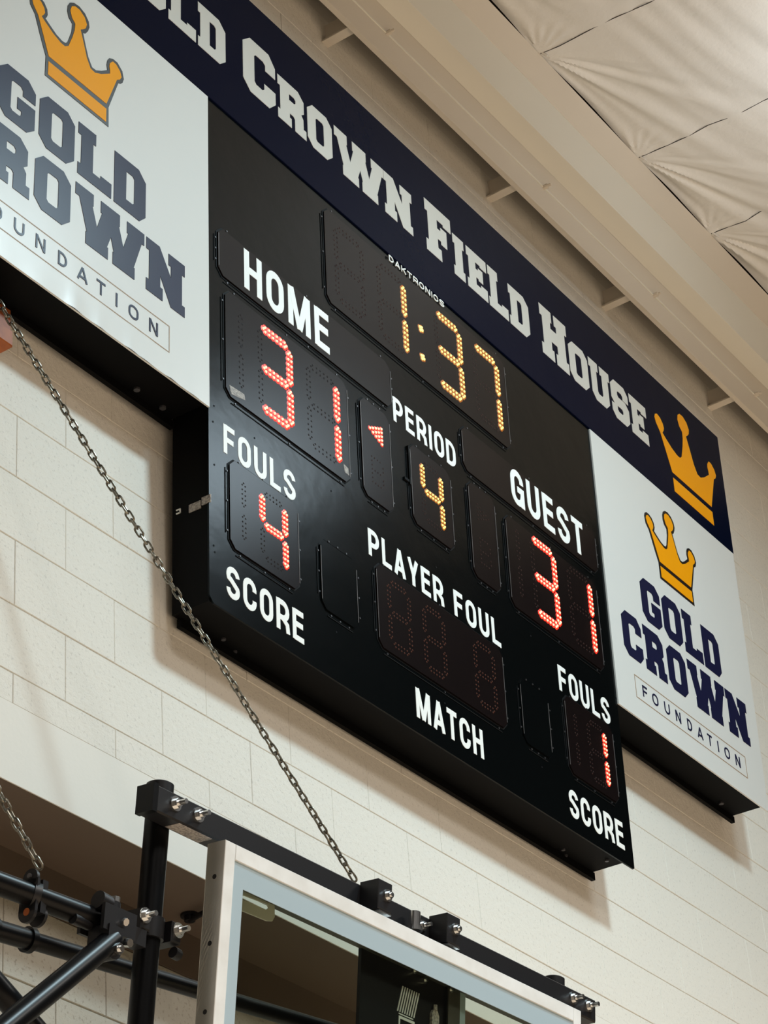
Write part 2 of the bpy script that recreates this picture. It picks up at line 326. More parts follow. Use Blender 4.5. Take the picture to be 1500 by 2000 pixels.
# ---- slab letters, unit height
O_IN = [(.27, .73), (.31, .77), (.48, .77), (.52, .73), (.52, .26), (.48, .22), (.31, .22), (.27, .26)]
SL = {
 'C': (.77, [[(0, .84), (.17, 1), (.62, 1), (.77, .83), (.77, .63), (.53, .63), (.53, .73), (.48, .77), (.31, .77), (.27, .73), (.27, .26), (.31, .22), (.46, .22), (.50, .26), (.50, .37), (.77, .37), (.77, .16), (.62, 0), (.17, 0), (0, .16)]]),
 'G': (.79, [[(0, .84), (.17, 1), (.62, 1), (.79, .84), (.79, .62), (.52, .62), (.52, .72), (.47, .77), (.31, .77), (.27, .73), (.27, .24), (.31, .20), (.46, .20), (.50, .24), (.50, .31), (.41, .31), (.41, .53), (.79, .53), (.79, .14), (.63, 0), (.17, 0), (0, .16)]]),
 'O': (.79, [[(0, .84), (.17, 1), (.62, 1), (.79, .84), (.79, .16), (.62, 0), (.17, 0), (0, .16)], O_IN]),
 'L': (.77, [[(0, 1), (.40, 1), (.40, .78), (.34, .78), (.34, .22), (.52, .22), (.52, .28), (.77, .28), (.77, 0), (0, 0), (0, .22), (.07, .22), (.07, .78), (0, .78)]]),
 'd': (.74, [[(0, 1), (.57, 1), (.74, .83), (.74, .15), (.60, 0), (0, 0)], [(.28, .77), (.43, .77), (.47, .73), (.47, .26), (.43, .22), (.28, .22)]]),
 'D': (.76, [[(0, 1), (.58, 1), (.76, .83), (.76, .16), (.60, 0), (0, 0), (0, .22), (.06, .22), (.06, .78), (0, .78)], [(.32, .77), (.45, .77), (.49, .73), (.49, .26), (.45, .22), (.32, .22)]]),
 'W': (1.60, [[(0, 1), (.41, 1), (.41, .78), (.385, .78), (.50, .44), (.61, .78), (.58, .78), (.58, 1), (1.02, 1), (1.02, .78), (1.0, .78), (1.11, .44), (1.22, .78), (1.19, .78), (1.19, 1), (1.60, 1), (1.60, .78), (1.54, .78), (1.36, .22), (1.38, .22), (1.38, 0), (.87, 0), (.87, .22), (.895, .22), (.82, .46), (.735, .22), (.76, .22), (.76, 0), (.25, 0), (.25, .22), (.275, .22), (.09, .78), (0, .78)]]),
 'N': (.94, [[(0, 1), (.32, 1), (.60, .56), (.60, .78), (.54, .78), (.54, 1), (.94, 1), (.94, .78), (.87, .78), (.87, .20), (.94, .20), (.94, 0), (.60, 0), (.34, .45), (.34, .23), (.40, .23), (.40, 0), (0, 0), (0, .22), (.07, .22), (.07, .78), (0, .78)]]),
 'R': (.84, [[(0, 1), (.61, 1), (.78, .85), (.78, .58), (.70, .51), (.76, .43), (.76, .21), (.84, .21), (.84, 0), (.50, 0), (.50, .27), (.46, .31), (.35, .31), (.35, .21), (.40, .21), (.40, 0), (0, 0), (0, .22), (.07, .22), (.07, .78), (0, .78)], [(.34, .76), (.49, .76), (.53, .72), (.53, .66), (.49, .62), (.34, .62)]]),
 'H': (.86, [[(0, 1), (.38, 1), (.38, .78), (.33, .78), (.33, .65), (.52, .65), (.52, .78), (.46, .78), (.46, 1), (.86, 1), (.86, .78), (.79, .78), (.79, .22), (.86, .22), (.86, 0), (.46, 0), (.46, .22), (.52, .22), (.52, .39), (.33, .39), (.33, .22), (.39, .22), (.39, 0), (0, 0), (0, .22), (.07, .22), (.07, .78), (0, .78)]]),
 'U': (.86, [[(0, 1), (.38, 1), (.38, .78), (.31, .78), (.31, .27), (.35, .22), (.49, .22), (.53, .27), (.53, .78), (.46, .78), (.46, 1), (.86, 1), (.86, .78), (.79, .78), (.79, .16), (.63, 0), (.22, 0), (.07, .16), (.07, .78), (0, .78)]]),
 'S': (.74, [[(0, .84), (.16, 1), (.59, 1), (.74, .84), (.74, .63), (.50, .63), (.50, .72), (.46, .77), (.31, .77), (.27, .73), (.27, .66), (.31, .61), (.60, .61), (.74, .47), (.74, .15), (.59, 0), (.15, 0), (0, .15), (0, .36), (.24, .36), (.24, .26), (.28, .22), (.43, .22), (.47, .26), (.47, .32), (.43, .36), (.13, .36), (0, .48)]]),
 'E': (.74, [[(0, 1), (.74, 1), (.74, .73), (.50, .73), (.50, .77), (.33, .77), (.33, .61), (.42, .61), (.42, .67), (.59, .67), (.59, .36), (.42, .36), (.42, .40), (.33, .40), (.33, .22), (.50, .22), (.50, .29), (.74, .29), (.74, 0), (0, 0), (0, .22), (.07, .22), (.07, .78), (0, .78)]]),
 'F': (.72, [[(0, 1), (.72, 1), (.72, .73), (.50, .73), (.50, .77), (.33, .77), (.33, .60), (.42, .60), (.42, .67), (.59, .67), (.59, .34), (.42, .34), (.42, .40), (.33, .40), (.33, .22), (.42, .22), (.42, 0), (0, 0), (0, .22), (.07, .22), (.07, .78), (0, .78)]]),
 'I': (.39, [[(0, 1), (.39, 1), (.39, .78), (.33, .78), (.33, .22), (.39, .22), (.39, 0), (0, 0), (0, .22), (.06, .22), (.06, .78), (0, .78)]]),
}
def slab(b, ch, x0, x1, t0, h, d0, d1):
    wd, loops = SL[ch]; sx = (x1 - x0) / wd
    b.poly([[(x0 + a * sx, t0 + c * h) for a, c in l] for l in loops], d0, d1)
CROWN_OUT = [(0.392, 1.008), (0.399, 1.024), (0.413, 1.034), (0.434, 1.035), (0.456, 1.026), (0.470, 1.009), (0.473, 0.989), (0.469, 0.977), (0.464, 0.969), (0.485, 0.957), (0.514, 0.942), (0.540, 0.936), (0.556, 0.939), (0.565, 0.952), (0.58, 1.003), (0.582, 1.036), (0.565, 1.05), (0.558, 1.071), (0.559, 1.093), (0.569, 1.113), (0.586, 1.125), (0.61, 1.129), (0.637, 1.12), (0.655, 1.1), (0.659, 1.079), (0.653, 1.06), (0.642, 1.042), (0.631, 1.036), (0.644, 0.996), (0.658, 0.958), (0.676, 0.931), (0.694, 0.932), (0.719, 0.948), (0.746, 0.971), (0.742, 0.99), (0.745, 1.009), (0.753, 1.024), (0.770, 1.034), (0.792, 1.034), (0.815, 1.016), (0.823, 0.989), (0.817, 0.97), (0.809, 0.961), (0.798, 0.956), (0.755, 0.827), (0.757, 0.752), (0.472, 0.752), (0.472, 0.827), (0.447, 0.883), (0.419, 0.952), (0.397, 0.975)]
CROWN_IN = [(0.402, 1.002), (0.408, 1.016), (0.422, 1.024), (0.441, 1.018), (0.456, 1.003), (0.46, 0.988), (0.455, 0.976), (0.446, 0.964), (0.461, 0.954), (0.499, 0.934), (0.533, 0.923), (0.552, 0.923), (0.567, 0.936), (0.583, 0.983), (0.592, 1.019), (0.594, 1.045), (0.578, 1.059), (0.570, 1.082), (0.576, 1.103), (0.59, 1.114), (0.612, 1.115), (0.635, 1.102), (0.646, 1.081), (0.641, 1.062), (0.629, 1.049), (0.618, 1.040), (0.635, 0.993), (0.650, 0.949), (0.668, 0.920), (0.689, 0.918), (0.718, 0.934), (0.757, 0.964), (0.757, 0.977), (0.753, 0.991), (0.756, 1.006), (0.769, 1.022), (0.785, 1.021), (0.803, 1.007), (0.811, 0.988), (0.804, 0.974), (0.790, 0.963), (0.744, 0.834), (0.483, 0.834), (0.458, 0.894), (0.431, 0.958), (0.409, 0.983)]
CROWN_BAND = [(0.483, 0.814), (0.744, 0.814), (0.744, 0.763), (0.483, 0.763)]

# ---- banner
BX0, BX1, BT0, BT1 = -0.60, 4.285, 1.308, 1.912
ban, off = board_root('banner_sign', BX0, BT0)
tag(ban, 'long navy banner board reading GOLD CROWN FIELD HOUSE with a gold crown, across the top', 'sign')
one('face_sheet', m_navy, ban, lambda b: b.box(BX0, BX1, -0.012, 0.0, BT0, BT1, 0.002), loc=off)
one('cabinet', m_cab, ban, lambda b: b.box(BX0 + 0.05, BX1 - 0.05, 0.0, 0.15, BT0 + 0.02, BT1 - 0.02), loc=off)
SMH = 0.192; BGH = 0.241
WORDS = {'GOLD': [('G', .065, .250, 1), ('O', .266, .413, 0), ('L', .427, .569, 0), ('D', .580, .727, 0)],
 'CROWN': [('C', .822, 1.004, 1), ('R', 1.017, 1.180, 0), ('O', 1.188, 1.335, 0), ('W', 1.349, 1.655, 0), ('N', 1.657, 1.836, 0)],
 'FIELD': [('F', 1.925, 2.100, 1), ('I', 2.110, 2.186, 0), ('E', 2.203, 2.343, 0), ('L', 2.353, 2.490, 0), ('D', 2.501, 2.648, 0)],
 'HOUSE': [('H', 2.738, 2.942, 1), ('O', 2.951, 3.100, 0), ('U', 3.111, 3.276, 0), ('S', 3.285, 3.428, 0), ('E', 3.442, 3.583, 0)]}
for wd, ls in WORDS.items():
    for c, x0, x1, big in ls: one('letter', m_cream, ban, lambda b: slab(b, c, x0, x1, 1.493, BGH if big else SMH, -0.0132, -0.012), loc=off)
def bcrown(p): return (3.773 + (p[0] - .4835) * 1.33, 1.370 + (p[1] - .763) * 1.33)
one('crown_emblem', m_gold, ban, lambda b: b.poly([[bcrown(p) for p in CROWN_IN]], -0.0132, -0.012), loc=off, label='gold crown emblem')
one('crown_base', m_gold, ban, lambda b: b.poly([[bcrown(p) for p in CROWN_BAND]], -0.0132, -0.012), loc=off)

# ---- stroke captions
def arc(cx, cy, rx, ry, a0, a1, n=10):
    return [(cx + rx * math.cos(math.radians(a0 + (a1 - a0) * i / n)), cy + ry * math.sin(math.radians(a0 + (a1 - a0) * i / n))) for i in range(n + 1)]
def glyph(ch, W, s):
    """list of (points, closed) centre lines, cap height 1"""
    l = s / 2; r = W - s / 2; b_ = s * .45; t = 1 - s * .45; m = W / 2; rx = (r - l) / 2; ry = min(rx * 1.15, .3)
    if ch == 'H': return [([(l, 0), (l, 1)], 0), ([(r, 0), (r, 1)], 0), ([(l, .52), (r, .52)], 0)]
    if ch == 'I': return [([(m, 0), (m, 1)], 0)]
    if ch == 'O': return [(arc(m, t - ry, rx, ry, 0, 180) + arc(m, b_ + ry, rx, ry, 180, 360), 1)]
    if ch == 'E': return [([(l, 0), (l, 1)], 0)] + [([(l, y), (W * x, y)], 0) for y, x in ((b_, .97), (.53, .9), (t, .95))]
    if ch == 'F': return [([(l, 0), (l, 1)], 0)] + [([(l, y), (W * x, y)], 0) for y, x in ((.50, .88), (t, .97))]
    if ch == 'L': return [([(l, 0), (l, 1)], 0), ([(l, b_), (W, b_)], 0)]
    if ch == 'T': return [([(m, 0), (m, 1)], 0), ([(0, t), (W, t)], 0)]
    if ch == 'U': return [([(l, 1)] + arc(m, b_ + ry, rx, ry, 180, 360) + [(r, 1)], 0)]
    if ch == 'C': return [(arc(m, t - ry, rx, ry, -12, 180) + arc(m, b_ + ry, rx, ry, 180, 372), 0)]
    if ch == 'G': return [(arc(m, t - ry, rx, ry, -5, 180) + arc(m, b_ + ry, rx, ry, 180, 330) + [(r, .30), (r, .48)], 0), ([(m * .98, .47), (W, .47)], 0), ([(r, 0), (r, .45)], 0)]
    if ch == 'S':
        q = (t - b_) / 4; return [(arc(m, t - q, rx, q, 5, 100, 6) + arc(m, t - q, rx, q, 100, 205, 6)[1:] + [(m * .75, .57), (m * 1.25, .46)] + arc(m, b_ + q, rx, q, 25, -80, 6) + arc(m, b_ + q, rx, q, -80, -182, 6)[1:], 0)]
    if ch in 'PR':
        h = .43; k = (t - h) / 2; g_ = [([(l, 0), (l, 1)], 0), ([(l, t), (r - k * .8, t)] + arc(r - k * .8, (t + h) / 2, k * .8, k, 88, -88, 8) + [(r - k * .8, h), (l, h)], 0)]
        if ch == 'R': g_.append(([(m * .95, h), (r - s * .08, .27), (r + s * .12, 0)], 0))
        return g_
    if ch == 'D': k = rx * 1.25; return [([(l, 0), (l, 1)], 0), ([(l, t), (r - k, t)] + arc(r - k, t - k * 1.1, k, k * 1.1, 88, 0, 6) + arc(r - k, b_ + k * 1.1, k, k * 1.1, 0, -88, 6) + [(r - k, b_), (l, b_)], 0)]
    if ch == 'A': return [([(l * .9, 0), (m, 1)], 0), ([(W - l * .9, 0), (m, 1)], 0), ([(W * .22, .27), (W * .78, .27)], 0)]
    if ch == 'Y': return [([(l * .9, 1), (m, .40)], 0), ([(W - l * .9, 1), (m, .40)], 0), ([(m, 0), (m, .48)], 0)]
    if ch == 'M': return [([(l, 0), (l, 1)], 0), ([(r, 0), (r, 1)], 0), ([(l * 1.3, 1), (m, .02)], 0), ([(W - l * 1.3, 1), (m, .02)], 0)]
    if ch == 'N': return [([(l, 0), (l, 1)], 0), ([(r, 0), (r, 1)], 0), ([(l * 1.1, .98), (W - l * 1.1, .02)], 0)]
    if ch == 'K': return [([(l, 0), (l, 1)], 0), ([(l, .36), (r, 1)], 0), ([(W * .38, .58), (r, 0)], 0)]
    return []
GW = {'I': .34, 'M': 1.30, 'L': .86, 'E': .90, 'F': .88, 'T': .92, 'A': 1.06, 'Y': 1.0, 'S': .98}
def place_glyph(b, ch, x0, W, t0, h, s, d0, d1, hs=1.0, sv=None):
    for i, (pts, cl) in enumerate(glyph(ch, W, s)):      # strokes stepped by a tenth of a millimetre where they cross
        b.ribbon([(x0 + x * h * hs, t0 + y * h) for x, y in pts], s * h * (1 + (hs - 1) * .5), d0 - i * 0.00012, d1, bool(cl))
def word(parent, loc, text, x0, x1, t0, t1, d0, d1, s=.172, base=.58, gap=.14, gw=None, name='letter'):
    gw = GW if gw is None else gw
    ws = [base * gw.get(c, 1.0) if c != ' ' else .24 for c in text]; tot = sum(ws) + gap * (len(text) - 1); h = t1 - t0; hs = (x1 - x0) / (tot * h); x = x0
    for c, wv in zip(text, ws):
        if c != ' ': one(name, m_white, parent, lambda b: place_glyph(b, c, x, wv, t0, h, s, d0, d1, hs), loc=loc)
        x += (wv + gap) * h * hs
# ---- white panels
def white_panel(px, label, rumple):
    """px: x of the logo origin"""
    t0 = 0.088; root, off = board_root('panel_sign', px, t0); tag(root, label, 'sign')
    x0, x1, t1 = px + (0.0 if px > 0 else 0.005), (px + 1.212 if px > 0 else 0.6315), 1.306
    b = MB(); nx, nt = 60, 30
    def dz(x, t):
        if not rumple: return 0
        k = math.exp(-(t - t0) / 0.045); v = 0.0
        for q, a in ((.02, 1), (.13, .8), (.27, 1.2), (.33, .7), (.45, 1.1), (.56, .6)): v += a * math.exp(-((x - q) / 0.02) ** 2)
        v += 0.4 * math.sin(x * 40) * 0.3
        return -0.0035 * k * v
    xs = [x0 + (x1 - x0) * i / nx for i in range(nx + 1)]; ts = [t0 + (t1 - t0) * (j / nt) ** 1.6 for j in range(nt + 1)]
    def cut(x, t):                                   # small clipped corners
        return x, t
    b.v = [(x, -0.012 + dz(x, t), t) for t in ts for x in xs]
    b.f = [(j * (nx + 1) + i, j * (nx + 1) + i + 1, (j + 1) * (nx + 1) + i + 1, (j + 1) * (nx + 1) + i) for j in range(nt) for i in range(nx)]; b.mi = [0] * len(b.f)
    b.add([(x0, -0.012, t0), (x1, -0.012, t0), (x1, -0.012, t1), (x0, -0.012, t1), (x0, -0.006, t0), (x1, -0.006, t0), (x1, -0.006, t1), (x0, -0.006, t1)],
          [(0, 4, 5, 1), (1, 5, 6, 2), (2, 6, 7, 3), (3, 7, 4, 0), (4, 7, 6, 5)])
    b.build('face_sheet', m_whitesign, root, True, off)
    cx1 = x1 - (0.055 if px > 0 else 0.014)
    cab = one('cabinet', m_cab, root, lambda b: (b.box(x0 + (0.004 if px > 0 else 0.05), cx1, -0.006, 0.135, t0 + 0.004, t1 - 0.02), b.box(x0 + 0.02, cx1 + 0.012, 0.122, 0.138, t0 - 0.022, t0 + 0.004)), loc=off)
    for xx in ((px + 1.04, px + 1.16) if px < 0 else (px + 1.015,)):
        one('bolt', m_screw, cab, lambda b: b.tube((xx, 0.10, t0 + 0.004), (xx, 0.10, t0 - 0.003), 0.010, n=10), smooth=True, loc=(0, 0, 0))
    d0, d1 = -0.0135, -0.012
    X = lambda v: px + v
    for c, a, e in (('G', .283, .438), ('O', .456, .609), ('L', .625, .776), ('d', .788, .934)): one('letter', m_navyprint, root, lambda b: slab(b, c, X(a), X(e), t0 + 0.488, 0.194, d0, d1), loc=off)
    for c, a, e in (('C', .094, .244), ('R', .262, .428), ('O', .447, .600), ('W', .620, .930), ('N', .940, 1.122)): one('letter', m_navyprint, root, lambda b: slab(b, c, X(a), X(e), t0 + 0.257, 0.195, d0, d1), loc=off)
    cp = lambda p: (X(p[0]), t0 + p[1])
    cr = one('crown_emblem', m_gold, root, lambda b: b.poly([[cp(p) for p in CROWN_IN]], -0.0145, -0.013), loc=off, label='gold crown emblem')
    one('crown_base', m_gold, cr, lambda b: b.poly([[cp(p) for p in CROWN_BAND]], -0.0145, -0.013))
    one('crown_outline', m_blackline, cr, lambda b: b.poly([[cp(p) for p in CROWN_OUT]], -0.0135, -0.012))
    one('hairline_box', m_goldline, root, lambda b: b.ribbon([(X(.151), t0 + .090), (X(1.050), t0 + .090), (X(1.050), t0 + .184), (X(.151), t0 + .184)], 0.0028, -0.0132, -0.012, True), loc=off)
    FW = {'F': .205, 'O': .280, 'U': .374, 'N': .463, 'D': .557, 'A': .638, 'T': .722, 'I': .806}
    for c, x, wv in (('F', .205, .037), ('O', .280, .045), ('U', .374, .042), ('N', .463, .040), ('D', .557, .037), ('A', .638, .045), ('T', .722, .038), ('I', .805, .010), ('O', .864, .044), ('N', .957, .040)):
        one('small_letter', m_navyprint, root, lambda b: place_glyph(b, c, X(x), wv / .048, t0 + .114, .048, .15, -0.0135, -0.012), loc=off)
    return root
white_panel(3.065, 'white sign panel right of the scoreboard with a complete gold crown', False)
white_panel(-0.610, 'white sign panel left of the scoreboard, lower edge rumpled, gold crown partly cut off', True)

# ---- scoreboard
SX0, SX1, ST0, ST1 = 0.634, 3.0635, -0.572, 1.306
sb, off = board_root('scoreboard', SX0, ST0)
tag(sb, 'large black electronic scoreboard showing 1:37 with home and guest both at 31', 'scoreboard')
one('face_plate', m_face, sb, lambda b: b.poly([[(SX0 + .02, ST0), (SX1 - .006, ST0), (SX1, ST0 + .006), (SX1, ST1), (SX0, ST1), (SX0, ST0 + .02)]], -0.006, 0.0), loc=off)
cab = one('cabinet', m_cab, sb, lambda b: (b.box(SX0 + .003, 2.990, 0.0, 0.132, ST0 + .002, ST1 - .01), b.box(SX0 + .03, 3.0, 0.120, 0.136, ST0 - .026, ST0 + .002)), loc=off)
for xx, dd in ((.835, .10), (.915, .12), (2.75, .10), (2.80, .12), (2.93, .03)):
    one('bolt', m_screw, cab, lambda b: b.tube((xx, dd, ST0 + .002), (xx, dd, ST0 - .004), 0.007, n=9), smooth=True)
for (a0, a1, tt) in ((-.088, -.045, -.237), (-.041, -.008, -.230)):
    one('sticker', m_sticker, cab, lambda b: b.box(SX0 - .0005, SX0 + .003, -a1 - 0.02 + 0.0, -a0 - 0.02, tt - .013, tt + .013))
one('sticker', m_white, cab, lambda b: [b.box(SX0 - .0005, SX0 + .003, y, y + dy, z, z + h) for y, dy, z, h in ((.100, .016, -.225, .003), (.100, .016, -.237, .003), (.100, .003, -.237, .015))])
FD = -0.006
def panel(x0, x1, t0, t1, label=None, proud=0.006, edges='lr', mt=None, nscrew=3, loose=False):
    d = FD - proud
    p = one('digit_panel', mt or m_panel, sb, lambda b: b.poly([chamfer(x0, x1, t0, t1, .024)], d, FD), loc=off, label=label)
    fl_ = one('flange_gap', m_groove, p, lambda b: (b.ribbon(chamfer(x0 - .003, x1 + .003, t0 - .003, t1 + .003, .026), .006, d + .0045, FD - .0006, True)))
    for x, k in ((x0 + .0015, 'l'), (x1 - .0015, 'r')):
        if k in edges: one('edge_glint', m_edge, p, lambda b: b.box(x - .0011, x + .0011, d - .0012, d, t0 + .028, t1 - .028))  # thin pale strip as a painted edge highlight
    one('mounting_tab', m_groove, p, lambda b: b.ribbon([(x0 + .03, t0 - .018), (x1 - .03, t0 - .018)], .0025, FD - .002, FD))
    one('mounting_tab', m_groove, p, lambda b: b.ribbon([(x0 - .016, t0 + .04), (x0 - .016, t1 - .04)], .0025, FD - .002, FD))
    def scr(b):
        for i in range(nscrew):
            tt = t0 + .05 + (t1 - t0 - .10) * i / (nscrew - 1)
            for x in (x0 - .009, x1 + .011): b.tube((x, FD, tt), (x, FD - .003, tt), .0032, n=6)
        for i in range(nscrew):
            xx = x0 + .05 + (x1 - x0 - .10) * i / (nscrew - 1)
            for t in (t0 - .011, t1 + .010): b.tube((xx, FD, t), (xx, FD - .003, t), .0032, n=6)
    o = one('screws', m_screw, p, scr, stuff=True)
    return p, d
def leds(b, pts, d, r, hgt, n=8):
    for x, t in pts:
        ring0 = [(x + r * math.cos(2 * math.pi * k / n), d, t + r * math.sin(2 * math.pi * k / n)) for k in range(n)]
        ring1 = [(x + .6 * r * math.cos(2 * math.pi * k / n), d - hgt, t + .6 * r * math.sin(2 * math.pi * k / n)) for k in range(n)]
        b.add(ring0 + ring1, [(k, (k + 1) % n, n + (k + 1) % n, n + k) for k in range(n)] + [tuple(range(n, 2 * n))])
SEG = {'1': 'bc', '3': 'abgcd', '4': 'fgbc', '7': 'abc', '8': 'abcdefg', ' ': ''}
def seg_pts(cx, cy, sc, nrow, which):
    """seven segment dot layout; sc = digit scale"""
    hw = .0773 * sc; hh = .1525 * sc; p = (.0203 if nrow == 6 else .0222) * sc; o = .0086 * (1 if nrow == 6 else .86)
    out = []
    def seg(x, y, vert):
        k0 = (nrow - 1) / 2
        for i in range(nrow):
            u = (i - k0) * p
            for s in (-o, o): out.append((x + s, y + u) if vert else (x + u, y + s))
        e = k0 * p + .0095 * (1 if nrow == 6 else .85)
        for s in (-e, e): out.append((x, y + s) if vert else (x + s, y))
    for k in which:
        if k == 'a': seg(cx, cy + hh, 0)
        if k == 'g': seg(cx, cy, 0)
        if k == 'd': seg(cx, cy - hh, 0)
        if k == 'b': seg(cx + hw, cy + hh / 2, 1)
        if k == 'c': seg(cx + hw, cy - hh / 2, 1)
        if k == 'f': seg(cx - hw, cy + hh / 2, 1)
        if k == 'e': seg(cx - hw, cy - hh / 2, 1)
    return out
def digit(pn, d, cx, cy, ch, col, big=True, half=False, offmat=None):
    sc, nr = (1.0, 6) if big else (.74, 5); on = SEG[ch]; rest = [k for k in ('bc' if half else 'abcdefg') if k not in on]
    rc, rl = (.0053, .0118) if big else (.0044, .0094)
    if on:
        P = seg_pts(cx, cy, sc, nr, on)
        o = one('lit_digit', m_red_core if col == 'red' else m_amb_core, pn, lambda b: leds(b, P, d - .0012, rc, .003), stuff=True, label='glowing %s numeral %s' % ('red' if col == 'red' else 'yellow', ch))
        one('lens_halo', m_red_lens_halo if col == 'red' else m_amb_lens_halo, pn, lambda b: leds(b, P, d, rl, .0012), stuff=True)  # lens widened into a glowing halo around the lamps
    if rest:
        one('unlit_lamps', offmat or m_led_off, pn, lambda b: leds(b, seg_pts(cx, cy, sc, nr, rest), d, .0042 if big else .0036, .0012, 6), stuff=True)
# caption panels
hc, d = panel(.680, 1.632, .622, .806, 'raised black strip carrying the HOME caption')
word(sb, off, 'HOME', .811, 1.274, .644, .799, d - .001, d)
gc, d = panel(2.076, 3.012, .615, .800, 'raised black strip carrying the GUEST caption')
word(sb, off, 'GUEST', 2.398, 2.915, .640, .790, d - .001, d)
for txt, xs in (('FOULS', (.704, 1.066, -.031, .071)), ('SCORE', (.712, 1.090, -.518, -.414)), ('PERIOD', (1.646, 2.034, .588, .689)), ('PLAYER', (1.457, 1.894, -.029, .071)), ('FOUL', (1.957, 2.249, -.029, .071)),
                ('MATCH', (1.688, 2.082, -.517, -.411)), ('FOULS', (2.633, 2.996, -.031, .071)), ('SCORE', (2.630, 3.006, -.518, -.414))):
    word(sb, off, txt, xs[0], xs[1], xs[2], xs[3], FD - .001, FD)
word(sb, off, 'DAKTRONICS', 1.662, 2.016, 1.276, 1.302, FD - .007 - .001, FD - .006, s=.17, base=1.05, gap=.28, gw={'I': .2, 'L': .9, 'T': .95}, name='small_letter')
# clock
pn, d = panel(1.270, 2.422, .868, 1.268, 'clock panel lit in yellow', edges='r')
digit(pn, d, 1.412, 1.0685, ' ', 'amb', offmat=m_led_dim_off)
digit(pn, d, 1.668, 1.0685, '1', 'amb', half=False, offmat=m_led_dim_off)
digit(pn, d, 2.0295, 1.0685, '3', 'amb', offmat=m_led_dim_off)
digit(pn, d, 2.2845, 1.0685, '7', 'amb', offmat=m_led_dim_off)
CL = [(1.8475 + a, t + c) for t in (1.0845, .960) for a, c in ((-.008, .004), (.004, .008), (-.004, -.008), (.008, -.003))]
one('colon', m_amb_core, pn, lambda b: leds(b, CL, d - .0012, .0064, .003), stuff=True, label='glowing yellow colon')
one('lens_halo', m_amb_lens_halo, pn, lambda b: leds(b, CL, d, .0115, .0012), stuff=True)
# scores
pn, d = panel(.713, 1.363, .183, .579, 'home score panel', edges='r')
digit(pn, d, .7135, .384, ' ', 'red', half=True); digit(pn, d, .967, .384, '3', 'red'); digit(pn, d, 1.2240, .384, '1', 'red')
one('sticker', m_sticker, pn, lambda b: b.poly([[(.728, .222), (.803, .228), (.808, .208), (.738, .193)]], d - .0006, d), loc=(0, 0, 0))
one('sticker', m_sticker, pn, lambda b: b.poly([[(1.325, .245), (1.352, .240), (1.356, .214), (1.332, .216)]], d - .0006, d))
pn, d = panel(2.337, 2.980, .183, .556, 'guest score panel')
digit(pn, d, 2.3355, .384, ' ', 'red', half=True, offmat=m_led_dim_off); digit(pn, d, 2.589, .384, '3', 'red', offmat=m_led_dim_off); digit(pn, d, 2.8475, .384, '1', 'red', offmat=m_led_dim_off)
# fouls
pn, d = panel(.727, 1.068, -.348, -.042, 'home fouls panel', edges='r')
digit(pn, d, .7370, -.197, ' ', 'red', False, True); digit(pn, d, .942, -.197, '4', 'red', False)
pn, d = panel(2.650, 2.990, -.346, -.042, 'guest fouls panel')
digit(pn, d, 2.660, -.197, ' ', 'red', False, True, m_led_dim_off); digit(pn, d, 2.865, -.197, '1', 'red', False, offmat=m_led_dim_off)
# possession arrows and bonus lamps
ARW = [(1.489, [.470]), (1.506, [.478, .461]), (1.523, [.486, .470, .454]), (1.540, [.493, .478, .462, .447]), (1.557, [.501, .486, .470, .455, .439])]
def bonus(x0, t0): return [(x0 + i * .016, t0 + j * .0165) for j in range(7) for i in range(5) if (i in (0,) or j in (0, 3, 6) or i == 4) and not (i == 4 and j in (0, 3, 6))]
pn, d = panel(1.437, 1.609, .192, .576, 'home possession panel')
AP = [(x, t) for x, ts in ARW for t in ts]
one('arrow', m_red_core, pn, lambda b: leds(b, AP, d - .0012, .0052, .003), stuff=True, label='glowing red triangle pointing left')
one('lens_halo', m_red_lens_halo, pn, lambda b: leds(b, AP, d, .0090, .0012), stuff=True)
one('unlit_lamps', m_led_dim_off, pn, lambda b: leds(b, bonus(1.494, .262), d, .0036, .0012, 6), stuff=True)
pn, d = panel(2.094, 2.268, .190, .576, 'guest possession panel')
one('unlit_lamps', m_led_dim_off, pn, lambda b: leds(b, bonus(2.150, .262) + [(2.150 + 1.557 - x - .0, t) for x, t in AP], d, .0036, .0012, 6), stuff=True)
# period
pn, d = panel(1.727, 1.979, .224, .540, 'period panel')
digit(pn, d, 1.8560, .384, '4', 'amb', False, offmat=m_led_dim_off)
# loose cable loop left of the period panel
one('cable_clip', m_groove, sb, lambda b: (b.box(1.688, 1.722, FD - .006, FD, .372, .382), b.box(1.716, 1.723, FD - .008, FD, .365, .520)), loc=off)
# player foul
pn, d = panel(1.486, 2.241, -.348, -.044, 'player foul panel, all lamps off')
for cx in (1.612, 1.814, 2.120): digit(pn, d, cx, -.197, ' ', 'amb', False, offmat=m_led_amber_off)
# blanks
panel(1.184, 1.378, -.345, -.100, 'blank panel left of the player foul display', mt=m_face, proud=.004)
panel(2.349, 2.535, -.345, -.100, 'blank panel right of the player foul display', mt=m_face, proud=.004)
FS = [(.66 + .6 * i, t) for i in range(5) for t in (-.10, .11, -.40)] + [(.70, .70), (.655, .05), (.655, -.38), (.86, .10)]
one('face_screws', m_groove, sb, lambda b: [b.tube((x, FD, t), (x, FD - .001, t), .0035, n=6) for x, t in FS], loc=off, stuff=True)

